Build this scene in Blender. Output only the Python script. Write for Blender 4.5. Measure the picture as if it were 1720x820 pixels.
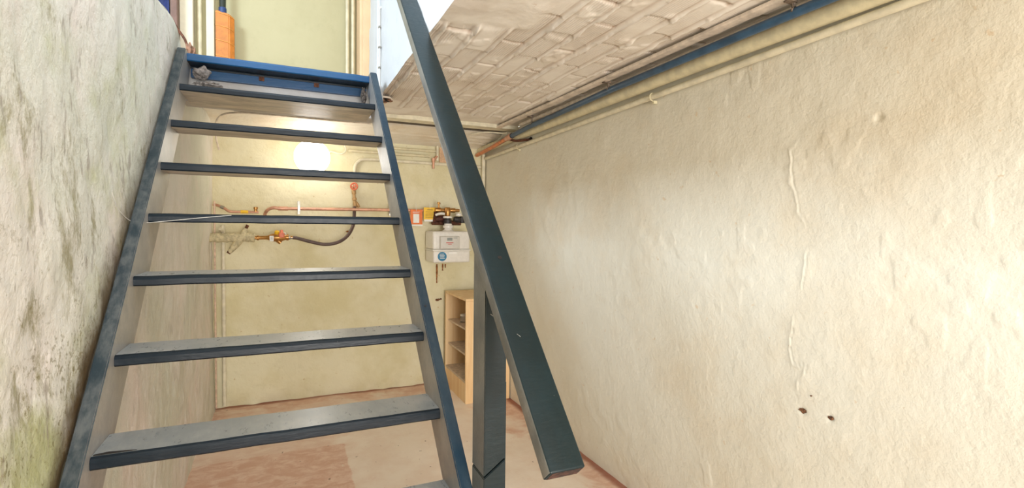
import bpy, bmesh, math, random
import numpy as np
from mathutils import Vector, Matrix, noise
random.seed(7)
for o in list(bpy.data.objects): bpy.data.objects.remove(o)
scene = bpy.context.scene
COL = scene.collection
H = 1.31                                   # eye height above the cellar floor

# ------------------------------------------------------------------ camera
YAW, PIT, ROL, FPX = 0.4229, -0.0350, 0.0112, 853.06
cam_d = bpy.data.cameras.new('camera'); cam = bpy.data.objects.new('camera', cam_d); COL.objects.link(cam)
cam_d.sensor_fit = 'HORIZONTAL'; cam_d.sensor_width = 36; cam_d.lens = FPX / 1720 * 36
cam_d.clip_start = .02
sy, cy, sp, cp = math.sin(YAW), math.cos(YAW), math.sin(PIT), math.cos(PIT)
R0 = Vector((cy, -sy, 0)); F0 = Vector((sy*cp, cy*cp, sp)); U0 = Vector((-sy*sp, -cy*sp, cp))
RR = R0*math.cos(ROL) + U0*math.sin(ROL); UU = -R0*math.sin(ROL) + U0*math.cos(ROL)
M = Matrix((RR, UU, -F0)).transposed().to_4x4(); M.translation = Vector((0, 0, H))
cam.matrix_world = M
scene.camera = cam

# ------------------------------------------------------------------ light
scene.view_settings.view_transform = 'Standard'; scene.view_settings.look = 'None'
scene.view_settings.exposure = 0.20; scene.view_settings.gamma = 1.0
scene.view_settings.use_curve_mapping = False
w = bpy.data.worlds.new('world'); scene.world = w; w.use_nodes = True
w.node_tree.nodes['Background'].inputs[0].default_value = (1.0, .975, .94, 1)
w.node_tree.nodes['Background'].inputs[1].default_value = 1.3
def area(name, loc, target, sx, sy_, power, col):
    l = bpy.data.lights.new(name, 'AREA'); l.shape = 'RECTANGLE'; l.size = sx; l.size_y = sy_
    l.energy = power; l.color = col
    o = bpy.data.objects.new(name, l); COL.objects.link(o); o.location = loc
    o.rotation_euler = (Vector(target) - Vector(loc)).to_track_quat('-Z', 'Y').to_euler()
    return o
DAY_P, TOP_P, NEAR_P, LAMP_E = 95, 20, 145, 7.5
area('daylight_from_hall_door', (-1.9, 1.2, H+2.1), (1.2, 1.8, H-.5), .9, .8, DAY_P, (.70, .84, 1))
area('daylight_over_stairwell', (.0, 1.0, H+2.6), (.0, 2.0, H), .7, 1.4, TOP_P, (.86, .93, 1))
area('fill_light_behind_viewer', (.45, -3.0, H-.30), (.6, 3.0, H+.05), 1.4, 1.4, NEAR_P, (1, .965, .92))  # added soft fill from behind the viewer, not a known lamp
LAMP_COL = (1, .955, .89)

# ------------------------------------------------------------------ helpers
def s2l(c):
    return tuple(((x/255)/12.92 if x/255 <= .04045 else (((x/255)+.055)/1.055)**2.4) for x in c)
def world_off(p):
    v = Vector((0, 0, 0))
    while p is not None: v += p.location; p = p.parent
    return v
def link(name, me, mat, parent=None, kind=None, smooth=None, **tags):
    o = bpy.data.objects.new(name, me); COL.objects.link(o)
    if isinstance(mat, (list, tuple)):
        for m in mat: me.materials.append(m)
    elif mat: me.materials.append(mat)
    if parent is not None:
        o.parent = parent; off = world_off(parent)
    else:
        co = np.empty(len(me.vertices)*3, 'f'); me.vertices.foreach_get('co', co); co = co.reshape(-1, 3)
        mn, mx = co.min(0), co.max(0)
        off = Vector(((mn[0]+mx[0])/2, (mn[1]+mx[1])/2, mn[2])); o.location = off
    me.transform(Matrix.Translation(-off))
    if kind: o['kind'] = kind
    for k, v in tags.items(): o[k] = v
    return o
def obj(name, bm, mat, parent=None, smooth=False, **kw):
    me = bpy.data.meshes.new(name); bmesh.ops.recalc_face_normals(bm, faces=bm.faces); bm.to_mesh(me); bm.free()
    if smooth:
        me.polygons.foreach_set('use_smooth', [True]*len(me.polygons))
        try: me.set_sharp_from_angle(angle=math.radians(38))
        except Exception: pass
    return link(name, me, mat, parent, **kw)
def thing(name, loc, label, cat, group=None):
    o = bpy.data.objects.new(name, None); COL.objects.link(o); o.empty_display_size = .05
    o.location = loc; o['label'] = label; o['category'] = cat
    if group: o['group'] = group
    return o
def add_geom(bm, verts, faces, mi=0):
    vs = [bm.verts.new(v) for v in verts]
    for f in faces:
        try: fc = bm.faces.new([vs[i] for i in f]); fc.material_index = mi
        except ValueError: pass
    return vs
def box(bm, a, b, bev=0.0, seg=2, mi=0, rot=None, piv=None):
    x0, y0, z0 = a; x1, y1, z1 = b
    V = [(x0,y0,z0),(x1,y0,z0),(x1,y1,z0),(x0,y1,z0),(x0,y0,z1),(x1,y0,z1),(x1,y1,z1),(x0,y1,z1)]
    t = bmesh.new(); add_geom(t, V, [(0,3,2,1),(4,5,6,7),(0,1,5,4),(1,2,6,5),(2,3,7,6),(3,0,4,7)], mi)
    if bev > 0: bmesh.ops.bevel(t, geom=list(t.edges), offset=bev, segments=seg, profile=.6, affect='EDGES')
    if rot is not None: bmesh.ops.rotate(t, verts=t.verts, cent=piv or Vector(((x0+x1)/2,(y0+y1)/2,(z0+z1)/2)), matrix=rot)
    merge(bm, t)
def merge(bm, t):
    me = bpy.data.meshes.new('t'); t.to_mesh(me); t.free(); bm.from_mesh(me); bpy.data.meshes.remove(me)
def tube(bm, pts, r, n=12, closed_ends=True, mi=0):
    pts = [Vector(p) for p in pts]; rs = r if isinstance(r, (list, tuple)) else [r]*len(pts)
    rings = []; up = None
    for i, p in enumerate(pts):
        t = (pts[min(i+1, len(pts)-1)] - pts[max(i-1, 0)]).normalized()
        if up is None:
            up = Vector((0,0,1)) if abs(t.z) < .9 else Vector((1,0,0))
        u = (up - t*up.dot(t)).normalized(); up = u; v = t.cross(u)
        rings.append([bm.verts.new(p + rs[i]*(math.cos(a)*u + math.sin(a)*v)) for a in [2*math.pi*k/n for k in range(n)]])
    for a, b in zip(rings[:-1], rings[1:]):
        for k in range(n):
            f = bm.faces.new((a[k], a[(k+1)%n], b[(k+1)%n], b[k])); f.material_index = mi
    if closed_ends:
        bm.faces.new(rings[0][::-1]).material_index = mi; bm.faces.new(rings[-1]).material_index = mi
def lathe(bm, base, axis, prof, n=20, mi=0):
    """prof: list of (distance along axis, radius)"""
    ax = Vector(axis).normalized(); base = Vector(base)
    tube(bm, [base + ax*d for d, _ in prof], [max(r, 1e-4) for _, r in prof], n, True, mi)
def smoothpath(P, n=6):
    P = [Vector(p) for p in P]; out = []
    for i in range(len(P)-1):
        p0 = P[max(i-1,0)]; p1 = P[i]; p2 = P[i+1]; p3 = P[min(i+2, len(P)-1)]
        for k in range(n):
            t = k/n
            out.append(.5*((2*p1)+(-p0+p2)*t+(2*p0-5*p1+4*p2-p3)*t*t+(-p0+3*p1-3*p2+p3)*t*t*t))
    out.append(P[-1]); return out
def extrude_poly(bm, pts, vec, mi=0):
    n = len(pts); v = Vector(vec)
    V = [Vector(p) for p in pts] + [Vector(p)+v for p in pts]
    add_geom(bm, V, [tuple(range(n))[::-1], tuple(range(n, 2*n))] + [(i, (i+1)%n, n+(i+1)%n, n+i) for i in range(n)], mi)
def lump(bm, c, rad, seed=0, sub=3, amp=.45, freq=3.0):
    t = bmesh.new(); bmesh.ops.create_icosphere(t, subdivisions=sub, radius=1)
    for v in t.verts:
        k = 1 + amp*noise.fractal(v.co*freq + Vector((seed*3.1, seed, 0)), 1.0, 2.0, 3)
        v.co = Vector((v.co.x*rad[0]*k + c[0], v.co.y*rad[1]*k + c[1], v.co.z*rad[2]*k + c[2]))
    merge(bm, t)
# numpy value noise
_rng = np.random.RandomState(3); _T = _rng.rand(256, 256)
def vnoise(x, y, s=0):
    x = np.asarray(x, float)+s*17.3; y = np.asarray(y, float)+s*9.7
    xi = np.floor(x).astype(int); yi = np.floor(y).astype(int); fx = x-xi; fy = y-yi
    fx = fx*fx*(3-2*fx); fy = fy*fy*(3-2*fy)
    g = lambda a, b: _T[a % 256, b % 256]
    return ((g(xi,yi)*(1-fx)+g(xi+1,yi)*fx)*(1-fy) + (g(xi,yi+1)*(1-fx)+g(xi+1,yi+1)*fx)*fy)*2-1
def fbm(x, y, s=0, o=4):
    r = 0; a = 1
    for k in range(o): r = r + a*vnoise(x*2**k, y*2**k, s+k*5); a *= .5
    return r
def sstep(a, b, x):
    t = np.clip((x-a)/(b-a), 0, 1); return t*t*(3-2*t)
def grid_mesh(name, P, extra=None):
    """P: (nu, nv, 3) array -> mesh; extra: (verts, faces) appended"""
    nu, nv = P.shape[:2]
    V = P.reshape(-1, 3)
    i = np.arange(nu-1)[:, None]*nv + np.arange(nv-1)[None, :]
    F = np.stack([i, i+nv, i+nv+1, i+1], -1).reshape(-1, 4)
    if extra is not None:
        ev, ef = extra; F = np.concatenate([F, np.array(ef)+len(V)]); V = np.concatenate([V, np.array(ev, float)])
    me = bpy.data.meshes.new(name); me.vertices.add(len(V)); me.vertices.foreach_set('co', V.astype('f').ravel())
    me.loops.add(len(F)*4); me.loops.foreach_set('vertex_index', F.astype('i').ravel())
    me.polygons.add(len(F)); me.polygons.foreach_set('loop_start', (np.arange(len(F))*4).astype('i'))
    me.polygons.foreach_set('loop_total', np.full(len(F), 4, 'i'))
    me.update(calc_edges=True); me.validate()
    me.polygons.foreach_set('use_smooth', np.ones(len(me.polygons), bool))
    return me
def wall_box(x0, x1, y0, y1, z0, z1):
    V = [(x0,y0,z0),(x1,y0,z0),(x1,y1,z0),(x0,y1,z0),(x0,y0,z1),(x1,y0,z1),(x1,y1,z1),(x0,y1,z1)]
    return V, [(0,3,2,1),(4,5,6,7),(0,1,5,4),(1,2,6,5),(2,3,7,6),(3,0,4,7)]

# ------------------------------------------------------------------ materials
class NT:
    def __init__(s, name, rough=.5, metal=0.0, spec=.5):
        s.m = bpy.data.materials.new(name); s.m.use_nodes = True; s.t = s.m.node_tree
        s.b = s.t.nodes['Principled BSDF']; s.b.inputs['Roughness'].default_value = rough
        s.b.inputs['Metallic'].default_value = metal; s.b.inputs['Specular IOR Level'].default_value = spec
        s.geo = s.t.nodes.new('ShaderNodeNewGeometry')      # world position: stays with the place
    def N(s, typ, **kw):
        n = s.t.nodes.new(typ)
        for k, v in kw.items(): setattr(n, k, v)
        return n
    def L(s, a, b): s.t.links.new(a, b)
    def pos(s, scale=(1,1,1)):
        m = s.N('ShaderNodeMapping'); m.inputs['Scale'].default_value = scale; s.L(s.geo.outputs['Position'], m.inputs['Vector']); return m.outputs[0]
    def noise(s, scale, detail=5, rough=.6, stretch=(1,1,1), dist=0.0):
        n = s.N('ShaderNodeTexNoise'); n.inputs['Scale'].default_value = scale; n.inputs['Detail'].default_value = detail
        n.inputs['Roughness'].default_value = rough; n.inputs['Distortion'].default_value = dist
        s.L(s.pos(stretch), n.inputs['Vector']); return n.outputs['Fac']
    def ramp(s, fac, lo, hi):
        n = s.N('ShaderNodeMapRange'); n.interpolation_type = 'SMOOTHSTEP'
        n.inputs['From Min'].default_value = lo; n.inputs['From Max'].default_value = hi; s.L(fac, n.inputs['Value']); return n.outputs[0]
    def mix(s, fac, a, b):
        n = s.N('ShaderNodeMix', data_type='RGBA')
        if isinstance(fac, (int, float)): n.inputs[0].default_value = fac
        else: s.L(fac, n.inputs[0])
        for sock, v in ((n.inputs[6], a), (n.inputs[7], b)):
            if isinstance(v, tuple): sock.default_value = (*v[:3], 1)
            else: s.L(v, sock)
        return n.outputs[2]
    def math(s, op, a, b=0.0, clamp=False):
        n = s.N('ShaderNodeMath', operation=op); n.use_clamp = clamp
        for sock, v in ((n.inputs[0], a), (n.inputs[1], b)):
            if isinstance(v, (int, float)): sock.default_value = v
            else: s.L(v, sock)
        return n.outputs[0]
    def xyz(s):
        n = s.N('ShaderNodeSeparateXYZ'); s.L(s.geo.outputs['Position'], n.inputs[0]); return n.outputs
    def color(s, c):
        if isinstance(c, tuple): s.b.inputs['Base Color'].default_value = (*c[:3], 1)
        else: s.L(c, s.b.inputs['Base Color'])
    def rough(s, f, lo, hi):
        n = s.N('ShaderNodeMapRange'); n.inputs['To Min'].default_value = lo; n.inputs['To Max'].default_value = hi
        s.L(f, n.inputs['Value']); s.L(n.outputs[0], s.b.inputs['Roughness'])
    def bump(s, h, strength=.4, dist=.01):
        n = s.N('ShaderNodeBump'); n.inputs['Strength'].default_value = strength; n.inputs['Distance'].default_value = dist
        s.L(h, n.inputs['Height']); s.L(n.outputs[0], s.b.inputs['Normal'])
def simple(name, c, rough=.5, metal=0, var=.12, nscale=40, bump=0.0, spec=.5):
    s = NT(name, rough, metal, spec); c = s2l(c)
    d = tuple(x*(1-var*2) for x in c); l = tuple(min(1, x*(1+var)) for x in c)
    n = s.noise(nscale, 4); s.color(s.mix(s.ramp(n, .3, .7), d, l))
    if bump: s.bump(n, bump, .004)
    return s.m

def plaster(name, c, blot, blotamt=(.5, .72), fleck=None, bump=.35, scale=1.0):
    s = NT(name, .72, 0, .35); c = s2l(c); blot = s2l(blot)
    n1 = s.noise(2.2*scale, 6, .62); n2 = s.noise(9*scale, 5, .7)
    col = s.mix(s.ramp(n1, *blotamt), c, blot)
    col = s.mix(s.math('MULTIPLY', s.ramp(n2, .56, .75), .35), col, tuple(x*.86 for x in blot))
    if fleck:
        n3 = s.noise(26*scale, 3, .6); col = s.mix(s.math('MULTIPLY', s.ramp(n3, .68, .74), .7), col, s2l(fleck))
    s.color(col)
    h = s.math('ADD', s.noise(55, 5, .65), s.math('MULTIPLY', s.noise(14, 4, .6), 1.6))
    s.bump(h, bump, .006)
    return s
M_right = plaster('cream_distemper', (224, 219, 202), (220, 210, 188), (.48, .76), fleck=(214, 192, 160), bump=.42).m
M_back = plaster('ochre_cream_distemper', (228, 221, 190), (214, 204, 162), (.38, .70), fleck=(200, 178, 130), bump=.55).m
M_ceil = plaster('ceiling_whitewash', (234, 226, 214), (224, 212, 198), (.45, .7), fleck=(206, 182, 160), bump=.30).m
def mat_blocks():
    s = plaster('whitewashed_ribbed_blocks', (238, 231, 220), (230, 220, 206), (.45, .7), fleck=(212, 190, 168), bump=.25)
    a = s.N('ShaderNodeAttribute', attribute_name='groove_tint')
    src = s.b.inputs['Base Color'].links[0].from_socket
    s.color(s.mix(s.math('MULTIPLY', a.outputs['Fac'], .8), src, s2l((172, 148, 126))))  # tan tint in rib grooves, block joints and beside the mortar ridges
    return s.m
M_blocks = mat_blocks()
M_ceil2 = plaster('ceiling_whitewash_rear', (236, 228, 212), (230, 214, 190), (.45, .7), fleck=(214, 184, 144), bump=.5).m
M_hallwall = plaster('hall_ochre_wall', (182, 174, 136), (174, 166, 128), (.4, .7), bump=.2).m
M_white = plaster('stairwell_white', (226, 228, 228), (214, 216, 216), (.5, .75), bump=.18).m
M_trim = plaster('stairwell_end_plaster', (206, 204, 204), (184, 178, 172), (.4, .7), bump=.3).m

def mat_left():
    s = NT('mouldy_limewash', .8, 0, .3); x, y, z = s.xyz()
    base = s.mix(s.ramp(s.noise(1.6, 5, .6), .35, .65), s2l((228, 222, 212)), s2l((212, 212, 196)))
    base = s.mix(s.math('MULTIPLY', s.ramp(s.noise(3.0, 4, .6, (1, 1.4, .8)), .5, .75), .6), base, s2l((234, 218, 210)))
    # distance in front of the stair string (along the wall), metres
    line = s.math('SUBTRACT', y, s.math('MULTIPLY', s.math('SUBTRACT', z, .766+H), .1894/.1843))
    d = s.math('SUBTRACT', 2.715, line)                       # >0 in front of the string
    wob = s.math('MULTIPLY', s.math('SUBTRACT', s.noise(7, 4, .65), .5), .22)
    front = s.ramp(d, -.02, .02)
    low = s.ramp(z, H+.75, H-.65)                            # damp rises from the floor
    # olive mould, patchy and streaky
    st = s.noise(6, 8, .78, (1, 1, .5), .6)
    st2 = s.noise(22, 6, .75, (1, 1, .4))
    olive = s.ramp(s.math('ADD', s.math('ADD', s.math('MULTIPLY', st, .62), s.math('MULTIPLY', st2, .38)), s.math('MULTIPLY', low, .085)), .545, .66)
    olive = s.math('MULTIPLY', olive, s.math('ADD', s.math('MULTIPLY', front, .68), .17))
    col = s.mix(olive, base, s2l((150, 142, 108)))
    gr = s.ramp(s.math('ADD', s.noise(2.7, 5, .6), s.math('MULTIPLY', low, .12)), .55, .75)
    col = s.mix(s.math('MULTIPLY', s.math('MULTIPLY', gr, front), .75), col, s2l((180, 182, 132)))
    gn = s.ramp(s.math('ADD', s.math('MULTIPLY', s.noise(75, 4, .7), .55), s.math('MULTIPLY', s.noise(4.5, 5, .65), .45)), .535, .60)
    col = s.mix(s.math('MULTIPLY', s.math('MULTIPLY', gn, front), s.math('ADD', s.math('MULTIPLY', s.ramp(z, H+.35, H-.55), .6), .12)), col, s2l((124, 112, 66)))
    # grey speckle streaks higher up
    sp_ = s.ramp(s.math('ADD', s.math('MULTIPLY', s.noise(34, 5, .7, (1, 1, .3)), .6), s.math('MULTIPLY', s.noise(5, 4, .6), .4)), .555, .64)
    col = s.mix(s.math('MULTIPLY', sp_, s.math('ADD', s.math('MULTIPLY', front, .38), .24)), col, s2l((148, 136, 124)))
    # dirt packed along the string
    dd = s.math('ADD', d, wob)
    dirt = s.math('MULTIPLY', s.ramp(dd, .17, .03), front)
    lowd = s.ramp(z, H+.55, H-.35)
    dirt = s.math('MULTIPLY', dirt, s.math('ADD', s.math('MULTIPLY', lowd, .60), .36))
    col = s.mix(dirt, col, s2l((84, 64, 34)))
    s.color(col)
    h = s.math('ADD', s.noise(60, 6, .7), s.math('MULTIPLY', s.noise(18, 4, .6), 1.5))
    s.bump(h, .6, .007)
    return s.m
M_left = mat_left()

def mat_floor():
    s = NT('worn_red_oxide_floor', .62, 0, .35); x, y, z = s.xyz()
    w1 = s.math('MULTIPLY', s.math('SUBTRACT', s.noise(3.2, 6, .62, (1, 1, 1), .4), .5), .9)
    # worn pale in the middle of the room, red paint left along the back and left walls
    a = s.math('ADD', x, w1); b = s.math('ADD', y, w1)
    keepL = s.ramp(a, .42, .20)
    inner = s.ramp(s.math('ADD', x, s.math('MULTIPLY', w1, .12)), .33, .315)
    cut = s.math('MULTIPLY', inner, s.ramp(s.math('ADD', y, s.math('MULTIPLY', w1, .1)), 3.15, 3.13))
    back = s.ramp(b, 3.78, 4.0)
    right = s.ramp(a, 1.30, 1.48)
    m = s.math('MAXIMUM', s.math('MAXIMUM', s.math('MULTIPLY', keepL, .55), back), s.math('MAXIMUM', cut, right))
    n2 = s.noise(11, 6, .7, (1, 1.6, 1), .5)
    red = s.mix(s.ramp(n2, .38, .68), s2l((212, 164, 138)), s2l((234, 204, 184)))
    pale = s.mix(s.ramp(s.noise(5, 6, .65), .35, .7), s2l((242, 228, 212)), s2l((234, 214, 196)))
    col = s.mix(s.math('MULTIPLY', m, .85), pale, red)
    col = s.mix(s.math('MULTIPLY', s.ramp(s.noise(30, 4, .6), .67, .72), .7), col, s2l((232, 222, 206)))
    col = s.mix(s.math('MULTIPLY', s.ramp(s.noise(24, 3, .5, (1.3, 1, 1)), .70, .74), .75), col, s2l((120, 84, 62)))
    edge = s.math('MAXIMUM', s.ramp(s.math('ADD', y, s.math('MULTIPLY', w1, .06)), 4.03, 4.07), s.ramp(s.math('ADD', x, s.math('MULTIPLY', w1, .08)), 1.51, 1.55))
    col = s.mix(s.math('MULTIPLY', edge, .8), col, s2l((140, 72, 48)))
    s.color(col); s.rough(n2, .45, .75)
    s.bump(s.math('ADD', s.noise(40, 6, .7), s.noise(8, 3)), .25, .006)
    return s.m
M_floor = mat_floor()

def paint(name, c, dusty, amt, rough=.38, grain=True, spec=.5):
    """gloss paint over wood, dust and wear on top"""
    s = NT(name, rough, 0, spec); c = s2l(c); dusty = s2l(dusty)
    n = s.noise(5, 5, .65); n2 = s.noise(60, 4, .7, (1, .35, .35))
    col = s.mix(s.math('MULTIPLY', s.ramp(s.math('ADD', s.math('MULTIPLY', n, .6), s.math('MULTIPLY', n2, .4)), .40, .66), amt), c, dusty)
    col = s.mix(s.math('MULTIPLY', s.ramp(s.noise(70, 2, .5), .79, .81), .7), col, s2l((150, 150, 145)))
    s.color(col); s.rough(n2, rough-.08, rough+.12)
    if grain: s.bump(s.math('ADD', s.noise(110, 4, .6, (.25, 1, 1)), s.noise(16, 4)), .22, .003)
    return s.m
M_string = paint('teal_gloss_paint', (16, 44, 62), (70, 84, 90), .4, .34)
M_tread = paint('teal_gloss_paint_treads', (5, 20, 30), (18, 32, 42), .3, .36, True, .3)
M_treadtop = paint('worn_tread_top_sheen', (128, 132, 132), (176, 172, 166), .6, .28, False)  # pale grey holds dust and wear plus painted-in grazing sheen
M_inner = paint('dusty_lamplit_string_side', (132, 130, 128), (180, 174, 164), .6, .34)  # dust, and lamp light on the side faces painted into the grey
M_railside = paint('lamp_sheen_rail_side', (104, 104, 100), (156, 152, 144), .5, .32)  # lamp reflection on rail and post sides, painted as a lighter grey
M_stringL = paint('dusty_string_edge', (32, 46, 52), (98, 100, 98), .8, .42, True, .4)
M_rail = paint('dark_teal_gloss_paint', (4, 26, 30), (10, 42, 50), .3, .36, True, .4)
M_blue = paint('bright_blue_paint', (0, 66, 110), (22, 80, 112), .35, .4)
def mat_under():
    s = NT('worn_tread_underside', .4, 0, .5)
    n = s.noise(16, 6, .7, (.3, 1, 1), .5)
    s.color(s.mix(s.ramp(n, .35, .68), s2l((132, 120, 110)), s2l((196, 182, 164))))
    s.rough(n, .28, .5); s.bump(n, .4, .004); return s.m
M_under = mat_under()
def mat_pine():
    s = NT('pine_board', .5, 0, .4)
    n = s.noise(14, 5, .6, (1, 1, .08), 1.2); k = s.noise(6, 2, .5)
    col = s.mix(s.ramp(n, .3, .7), s2l((242, 212, 166)), s2l((230, 190, 138)))
    col = s.mix(s.ramp(k, .72, .76), col, s2l((170, 116, 70)))
    s.color(col); s.bump(n, .1, .002); return s.m
M_pine = mat_pine()
M_dustshelf = simple('dusty_shelf_top', (206, 184, 160), .6)
M_creampipe = simple('cream_painted_pipe', (214, 204, 170), .38, nscale=18, var=.08, bump=.15)
M_creampipe2 = simple('pale_painted_pipe', (224, 216, 190), .42, nscale=18, var=.08, bump=.15)
M_tanpipe = simple('tan_painted_batten', (222, 208, 192), .5, nscale=20, bump=.2)
M_bluepipe = simple('blue_grey_pipe', (52, 84, 112), .28, nscale=14, var=.15)
M_copper = simple('copper', (214, 136, 98), .3, 1, nscale=22)
M_coppero = simple('copper_painted', (208, 158, 132), .38, .35, nscale=22)
M_brass = simple('brass', (190, 142, 84), .35, .9, nscale=50)
M_brassdull = simple('dull_brass', (196, 160, 112), .5, .4, nscale=50, bump=.2)
M_steel = simple('zinc_steel', (170, 165, 156), .35, .8, nscale=40)
M_rust = simple('rusty_iron', (104, 62, 40), .75, .2, nscale=60, var=.3, bump=.5)
M_pinkish = simple('pinkish_painted_pipe', (222, 192, 168), .5)
M_clamp = simple('grimy_clamp', (120, 104, 88), .7, nscale=60, var=.35, bump=.4)
M_black = simple('black_rubber', (44, 40, 40), .5)
M_hose = simple('brown_rubber_hose', (92, 72, 66), .45)
M_lag = simple('painted_pipe_lagging', (206, 194, 158), .75, nscale=45, var=.16, bump=.8)
M_white_pl = simple('white_plastic', (226, 222, 214), .35, var=.03)
M_grey_pl = simple('grey_plastic', (204, 200, 192), .4, var=.03)
M_dispgrey = simple('display_grey', (140, 146, 142), .25, var=.04)
M_red = simple('red_plastic', (196, 66, 48), .4, var=.05)
M_orangev = simple('faded_orange_handle', (226, 124, 92), .45, var=.08)
M_stick = simple('sticker_blue', (28, 118, 158), .35, var=.04)
M_paper = simple('white_print', (238, 236, 230), .5, var=.02)
M_orange = simple('orange_card', (232, 118, 40), .45, var=.05)
M_yellow = simple('yellow_card', (244, 196, 42), .45, var=.04)
M_ink = simple('brown_ink', (130, 96, 30), .6, var=.02)
M_dark = simple('dark_void', (30, 24, 20), .9)
M_darkstrip = simple('dark_steel_channel', (74, 62, 52), .6, nscale=30, var=.2)
M_brick = simple('bare_brick', (150, 112, 88), .85, nscale=60, var=.25, bump=.8)
M_earth = simple('crumbled_brick_hole', (132, 90, 60), .95, nscale=90, var=.35, bump=1.0)
M_web = simple('cobweb_dust', (122, 114, 108), .95, nscale=70, var=.3, bump=1)
M_thread = simple('cobweb_thread', (216, 212, 204), .8)
M_bat = simple('tan_willow', (196, 118, 36), .45, nscale=25, var=.1)
M_stitch = simple('pale_thread', (240, 178, 86), .6)
M_grip = simple('dark_green_grip', (36, 44, 30), .6)
M_batblue = simple('blue_band', (34, 60, 110), .5)
M_navy = simple('navy_blue_cloth', (44, 58, 110), .75, nscale=12, var=.2)
M_brownpost = simple('brown_stained_frame', (120, 88, 72), .5, nscale=12)
M_peach = simple('peach_door_lining', (232, 200, 158), .5, nscale=8, var=.04)
M_cream_hall = simple('cream_lining', (222, 212, 184), .6, nscale=8, var=.05, bump=.1)
M_stain = simple('rust_stain', (150, 92, 40), .85, nscale=80, var=.3)
M_hallfloor = simple('hall_floor', (150, 120, 96), .5)
M_glass = None
def mat_emit(name, col, e):
    s = NT(name); s.color(col); s.b.inputs['Emission Color'].default_value = (*col, 1); s.b.inputs['Emission Strength'].default_value = e; return s.m
M_globe = mat_emit('lit_opal_glass', LAMP_COL, LAMP_E)
def mat_glass():
    m = bpy.data.materials.new('clear_glass'); m.use_nodes = True; b = m.node_tree.nodes['Principled BSDF']
    b.inputs['Transmission Weight'].default_value = .9; b.inputs['Roughness'].default_value = .08; b.inputs['Base Color'].default_value = (.9,.92,.9,1); return m
M_jar = mat_glass()

# ------------------------------------------------------------------ the shell
XL, XR, YB = -.44, 1.57, 4.085
CZ = H + .72                                # cellar ceiling
OX = .50                                    # side of the stair opening
UF = H + .76                                # hall floor level above
# floor
u = np.linspace(-.75, 1.85, 160); v = np.linspace(-1.6, 4.3, 300); X, Y = np.meshgrid(u, v, indexing='ij')
Z = .003*fbm(X*2.5, Y*2.5, 1) + .001*fbm(X*15, Y*15, 2)
me = grid_mesh('floor', np.stack([X, Y, Z], -1), wall_box(-.75, 1.85, -1.6, 4.3, -.12, -.02)); link('floor', me, M_floor, kind='structure')
# right wall
crack = np.array([(1.157,.445),(1.138,.32),(1.19,.269),(1.186,.16),(1.159,.055),(1.123,-.003),(1.124,-.102),(1.14,-.177),(1.137,-.264),(1.169,-.283),(1.169,-.358),(1.159,-.445),(1.104,-.453),(1.14,-.513),(1.141,-.596),(1.168,-.65),(1.18,-.692)])
def seg_dist(Y, Z, pts):
    best = np.full(Y.shape, 9.0); side = np.zeros(Y.shape)
    for a, b in zip(pts[:-1], pts[1:]):
        d = b-a; t = np.clip(((Y-a[0])*d[0]+(Z-a[1])*d[1])/(d@d), 0, 1)
        dy = Y-(a[0]+t*d[0]); dz = Z-(a[1]+t*d[1]); r = np.hypot(dy, dz); m = r < best
        best[m] = r[m]; side[m] = np.sign(dy)[m]
    return best, side
def axis_dense(lo, a, b, hi, fine, coarse):
    return np.concatenate([np.arange(lo, a, coarse), np.arange(a, b, fine), np.arange(b, hi, coarse), [hi]])
ys = axis_dense(-1.5, .55, 1.75, YB, .0035, .012); zs = np.arange(0, CZ+.006, .0065)
Y, Z = np.meshgrid(ys, zs, indexing='ij')
wy = Y + .010*vnoise(Y*28, Z*28, 4); wz = Z + .010*vnoise(Y*28, Z*28, 6)
d, sd = seg_dist(wy, wz, crack + [0, H])
brk = sstep(-.25, .25, vnoise(Y*9, Z*9, 12)+.35)
hx = .0035*fbm(Y*1.6, Z*1.6, 3) + .0012*fbm(Y*8, Z*8, 5, 3)
hx -= .0016*sstep(.25, .55, vnoise(Y*22, Z*22, 8))*sstep(.0, .5, vnoise(Y*3, Z*3, 9))
fl = fbm(Y*6, Z*6, 21, 4); hx += .0009*sstep(.10, .22, fl)*sstep(.1, .6, fbm(Y*1.3+.4, Z*1.3, 31, 2))
hx -= brk*(.0030*np.exp(-(d/.007)**2)*(sd > 0) + .0010*np.exp(-(d/.02)**2)) ; hx += .0022*np.exp(-(d/.003)**2)*(.1+.9*brk)
for hy, hz, r in ((1.122,-.602,.012),(1.027,-.594,.010),(.918,.325,.012)):
    hx += .007*np.exp(-(((Y-hy)/r)**2+((Z-H-hz)/(r*.7))**2))
Xw = XR + hx
me = grid_mesh('wall_right', np.stack([Xw, Y, Z], -1), wall_box(XR+.03, XR+.2, -1.5, YB, 0, CZ))
wall_right = link('wall_right', me, M_right, kind='structure')
for i, (hy, hz, a, b) in enumerate(((1.122,-.602,.012,.0062),(1.027,-.594,.0085,.0055),(1.094,-.543,.004,.0028))):
    bm = bmesh.new(); lump(bm, (XR+.002, hy, H+hz), (.004, a, b), i+2, 3, .9, 2.2); obj('bare_brick_chip', bm, M_earth, wall_right, kind='structure')
# back wall
xs = np.arange(XL-.05, XR+.06, .008); zs = np.arange(0, CZ+.02, .0075); X, Z = np.meshgrid(xs, zs, indexing='ij')
hy = .006*fbm(X*2, Z*2, 41) + .0025*fbm(X*9, Z*9, 43, 4) + .0018*sstep(.1, .2, fbm(X*5, Z*7, 47, 3)) + .012*sstep(.10, .0, Z)*vnoise(X*14, Z*9, 3)
me = grid_mesh('wall_back', np.stack([X, YB-.003+hy, Z], -1), wall_box(XL-.05, XR+.05, YB+.03, YB+.2, 0, CZ+.05)); wall_back = link('wall_back', me, M_back, kind='structure')
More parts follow.
